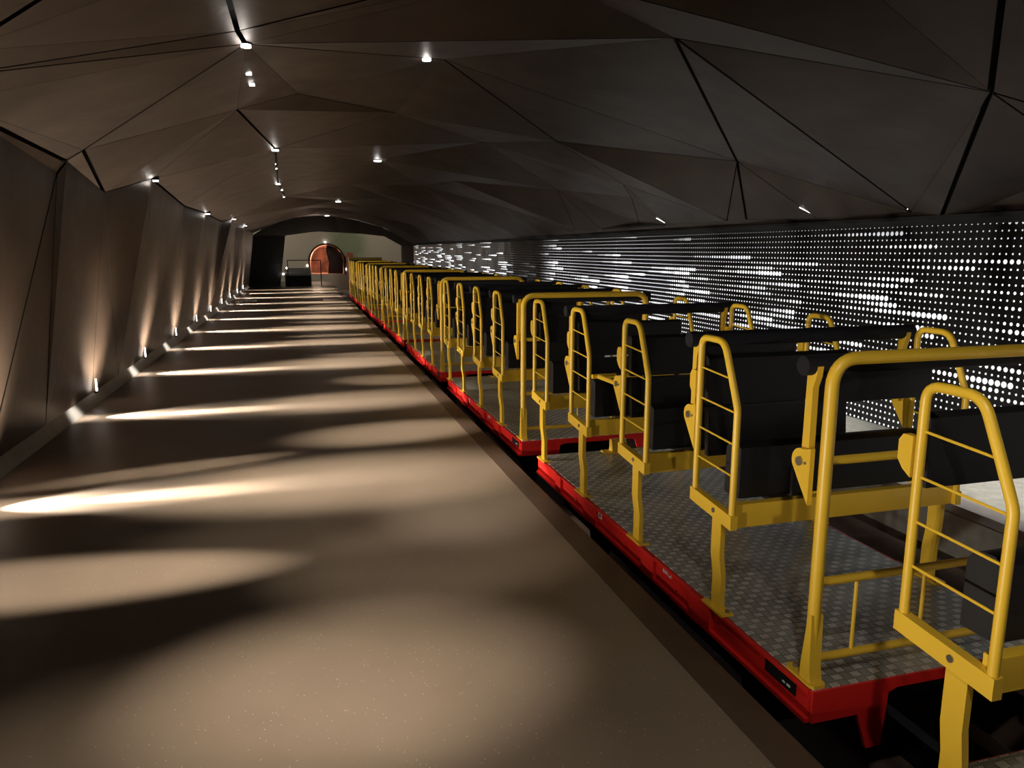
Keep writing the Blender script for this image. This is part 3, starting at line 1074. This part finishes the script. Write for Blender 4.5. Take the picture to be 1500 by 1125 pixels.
car_y = [2.0 + 3.565 * k for k in range(-1, 7)]
car_lab = [
    'nearest yellow railed train car with red frame, cut off by the lower right corner',
    'second train car from the camera, the one with a lap bar lowered',
    'third train car from the camera, behind the car whose lap bar is lowered',
    'fourth train car from the camera, partly hidden by the railed cars before it',
    'fifth train car from the camera, its end hoop among a dense row of yellow guards',
    'sixth train car from the camera, a narrow stack of yellow guards',
    'seventh train car from the camera, next to last of the row',
    'last and most distant train car, with an olive end panel by the portal',
]
proto = make_car((XC, car_y[0], ZC))
cars = [proto]
base = proto
plain = None
for k in range(1, 8):
    cars.append(copy_tree(proto))
for k, (c_, y) in enumerate(zip(cars, car_y)):
    c_.location = (XC, y, ZC)
    tag(c_, car_lab[k], 'train car', 'train cars standing at the platform')
row_bars(cars[0])
for ch in [c for c in cars[0].children]:
    pass
row_bars(cars[1], low=1)
have = set(cars[2].children)
row_bars(cars[2])
new = [c for c in cars[2].children if c not in have]
for k in range(3, 8):
    for c in new:
        copy_tree(c, cars[k])
# end panel of the last car
b = MB()
b.box(0.0, W, 3.04, 3.08, 0.02, 1.26, 0.01)
pn = b.build('end_panel', M['olive'], cars[-1])
b = MB()
b.box(-0.03, 0.0, 3.03, 3.09, 0.0, 1.28, 0.006)
b.build('end_post', simple('lit_post_paint', (0.6, 0.55, 0.42), 0.5), cars[-1])  # bright light on the post put into its pale colour

# ------------------------------------------------------------------ portal and hall beyond the platform
pb = MB()
PYA, PYB = 34.0, 38.6
outer = [(-2.25, -0.85), (-2.25, 0.0), (-1.90, 2.2), (-1.25, 2.62), (-.3, 2.95), (.6, 3.07), (1.6, 3.05), (2.6, 2.87), (3.6, 2.60), (4.5, 2.2), (5.15, 1.75), (5.15, -0.85)]
inner = [(-0.95, -0.85), (-0.95, 0.0), (-0.62, 2.28), (-0.60, 2.29), (-.1, 2.36), (.6, 2.46), (1.0, 2.49), (2.0, 2.45), (3.0, 2.40), (4.2, 2.28), (5.05, 1.82), (5.06, -0.85)]
ov = [pb.bm.verts.new((x, PYA, z)) for x, z in outer]
iv = [pb.bm.verts.new((x, PYB, z)) for x, z in inner]
for i in range(len(outer) - 1):
    pb.bm.faces.new([ov[i], ov[i + 1], iv[i + 1], iv[i]])
struct(pb.build('wall_portal', M['void'], smooth=False))
fl = MB()
fl.box(-2.4, 1.62, 34.0, 47.0, -0.40, -0.16)
struct(fl.build('floor_hall', simple('dark_brown_hall_floor', (0.085, 0.055, 0.042), 0.6, 0, 0.2, 3), smooth=False))
fl = MB()
fl.box(1.62, 8.5, 35.0, 47.0, -0.86, -0.62)
struct(fl.build('floor_trackbed', M['pit'], smooth=False))
# hall back wall with the round mouth of the rock tunnel
HY = 44.0
cx_, cz_, rr = 1.50, 0.95, 0.98
hw = MB()
left, right, bot, top = -4.0, 8.5, -0.9, 4.2
ring = []
for a in range(-200, 21, 10):
    ring.append((cx_ + rr * math.cos(math.radians(a + 0)), cz_ + rr * math.sin(math.radians(a))))
# arch opening: flat bottom, round top
arch = [(cx_ - rr, 0.25)] + [(cx_ + rr * math.cos(math.radians(a)), cz_ + rr * math.sin(math.radians(a))) for a in range(180, -1, -12)] + [(cx_ + rr, 0.25)]
pts3 = [(left, bot), (arch[0][0], bot)] + arch + [(arch[-1][0], bot), (right, bot), (right, top), (left, top)]
# build the wall in strips so that it stays planar and clean
av = [(x, z) for x, z in arch]
for (x0_, z0_), (x1_, z1_) in zip(av[:-1], av[1:]):
    if abs(x1_ - x0_) < 1e-6:
        continue
    hw.bm.faces.new([hw.bm.verts.new((x0_, HY, z0_)), hw.bm.verts.new((x1_, HY, z1_)), hw.bm.verts.new((x1_, HY, top)), hw.bm.verts.new((x0_, HY, top))])
for (xa, xb) in ((left, cx_ - rr), (cx_ + rr, right)):
    hw.bm.faces.new([hw.bm.verts.new(v) for v in ((xa, HY, bot), (xb, HY, bot), (xb, HY, top), (xa, HY, top))])
hw.bm.faces.new([hw.bm.verts.new(v) for v in ((cx_ - rr, HY, bot), (cx_ + rr, HY, bot), (cx_ + rr, HY, 0.25), (cx_ - rr, HY, 0.25))])
bmesh.ops.remove_doubles(hw.bm, verts=hw.bm.verts[:], dist=1e-4)
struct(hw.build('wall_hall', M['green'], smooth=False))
for nm, xa in (('wall_hall_left', left), ('wall_hall_right', right)):
    s = MB()
    s.box(xa - 0.1, xa + 0.1, 38.6, HY, -0.9, 4.2)
    struct(s.build(nm, M['plaster'], smooth=False))
s = MB()
s.box(left, right, 38.4, HY, 4.2, 4.3)
struct(s.build('ceiling_hall', M['plaster'], smooth=False))
# rock lining of the tunnel mouth
rk = MB()
steps = 14
ringv = []
for j in range(9):
    yy = HY + j * 0.45
    row = []
    for i in range(steps + 1):
        a = math.radians(180 - 180 * i / steps)
        r2 = rr * (1.0 - 0.03 * j) + random.uniform(-0.06, 0.06) * (j > 0)
        row.append(rk.bm.verts.new((cx_ + r2 * math.cos(a), yy, cz_ + r2 * math.sin(a))))
    row.insert(0, rk.bm.verts.new((cx_ - rr * (1 - .03 * j), yy, 0.25)))
    row.append(rk.bm.verts.new((cx_ + rr * (1 - .03 * j), yy, 0.25)))
    ringv.append(row)
for a_, b_ in zip(ringv[:-1], ringv[1:]):
    for i in range(len(a_) - 1):
        rk.bm.faces.new([a_[i], a_[i + 1], b_[i + 1], b_[i]])
    rk.bm.faces.new([a_[-1], a_[0], b_[0], b_[-1]])
rk.bm.faces.new(ringv[-1])
struct(rk.build('wall_rock_tunnel', M['rock'], smooth=False))
# raised rim around the mouth
rim = MB()
rim.tube([(x, HY - 0.065, z) for x, z in arch], 0.05, 8)
tag(rim.build('tunnel_rim', M['darkrock']), 'dark rim around the mouth of the round rock tunnel', 'rim')
# dark door leaf standing in the right half of the mouth
dl = MB()
pts = [(cx_ + 0.05, 0.26), (cx_ + 0.90, 0.26)] + [(cx_ + 0.92 * math.cos(math.radians(a)), cz_ + 0.92 * math.sin(math.radians(a))) for a in range(0, 96, 8)] + [(cx_ - 0.02, 1.5), (cx_ + 0.12, 0.9)]
dl.prism(pts, 'y', HY + 0.25, HY + 0.40)
struct(dl.build('wall_rock_outcrop', M['darkrock'], smooth=False))
# red-brown side panel right of the mouth
s = MB()
s.box(2.58, 2.92, 43.1, 43.8, -0.6, 1.45, 0.02)
tag(s.build('rust_red_panel', simple('rust_red_paint', (0.30, 0.07, 0.035), 0.6)), 'rust red upright panel just right of the round tunnel mouth', 'panel')
# stepped bench of grey slats
bn = empty('slatted_bench', (-0.1, 38.0, -0.16))
tag(bn, 'grey slatted platform bench with dark front behind the black railing', 'bench')
s = MB()
s.box(-0.62, 0.62, 0.0, 2.2, 0.0, 0.50, 0.01)
s.build('bench_body', simple('dark_green_grey_front', (0.05, 0.055, 0.045), 0.6), bn, smooth=False)
s = MB()
for k in range(6):
    s.box(-0.64, 0.64, 0.0 + 0.37 * k, 0.33 + 0.37 * k, 0.50 + 0.06 * k, 0.54 + 0.06 * k)
    s.box(-0.60, 0.60, 0.02 + 0.37 * k, 0.31 + 0.37 * k, 0.3, 0.505 + 0.06 * k)
s.build('slat', M['bench_grey'], bn, smooth=False)
# railing
rl = empty('railing', (0.2, 36.4, -0.16))
tag(rl, 'thin black steel railing at the far end of the platform', 'railing')
for x in (-0.75, 0.75):
    s = MB()
    s.box(x - 0.02, x + 0.02, -0.02, 0.02, 0.0, 1.30)
    s.build('post', M['dark'], rl, smooth=False)
s = MB()
s.box(-0.77, 0.77, -0.02, 0.02, 1.26, 1.30)
s.build('top_rail', M['dark'], rl, smooth=False)
# small white lamps near the hall
for i, (x, y, z, lab) in enumerate([(-0.62, 38.3, 0.72, 'small white lamp at the left end of the slatted bench'), (-0.80, 38.6, 0.42, 'small white lamp low on the left of the slatted bench'),
                                  (0.42, 43.975, 0.72, 'small white lamp at the left edge of the tunnel mouth'), (2.56, 43.975, 0.50, 'small white lamp at the right edge of the tunnel mouth'),
                                  (1.45, 43.90, 2.03, 'white lamp on top of the tunnel rim')]):
    s = MB()
    s.disc((x, y, z), 0.05, 'y', 0.04, 12)
    tag(s.build('small_lamp', M['lens_small']), lab, 'lamp')
# low bar and clutter lying across the far platform
s = MB()
s.box(-0.62, 0.66, 24.35, 24.45, 0.0, 0.10, 0.005)
tag(s.build('low_steel_bar', simple('dull_steel', (0.16, 0.14, 0.12), 0.4, 0.6)), 'low steel bar lying across the far platform', 'bar')
s = MB()
s.box(-1.75, -1.35, 24.3, 24.4, 0.0, 0.09, 0.005)
tag(s.build('low_steel_bar', M['steel']), 'short steel bar on the far platform beside the left kerb', 'bar')

# lamps of the hall
def area(name, loc, rot, size, power, color):
    d = bpy.data.lights.new(name, 'AREA')
    d.energy = power
    d.color = color
    d.size = size
    o = bpy.data.objects.new(name, d)
    o.location = loc
    o.rotation_euler = rot
    col.objects.link(o)
    return o


area('hall_lamp', (-1.5, 40.5, 4.0), (math.radians(25), 0, 0), 1.5, 50, (1.0, 0.93, 0.80))
area('hall_lamp', (4.5, 40.5, 4.0), (math.radians(25), 0, 0), 1.5, 40, (1.0, 0.93, 0.80))
point('tunnel_lamp', (1.0, 44.7, 1.2), 40, (1.0, 0.75, 0.55), 0.1)
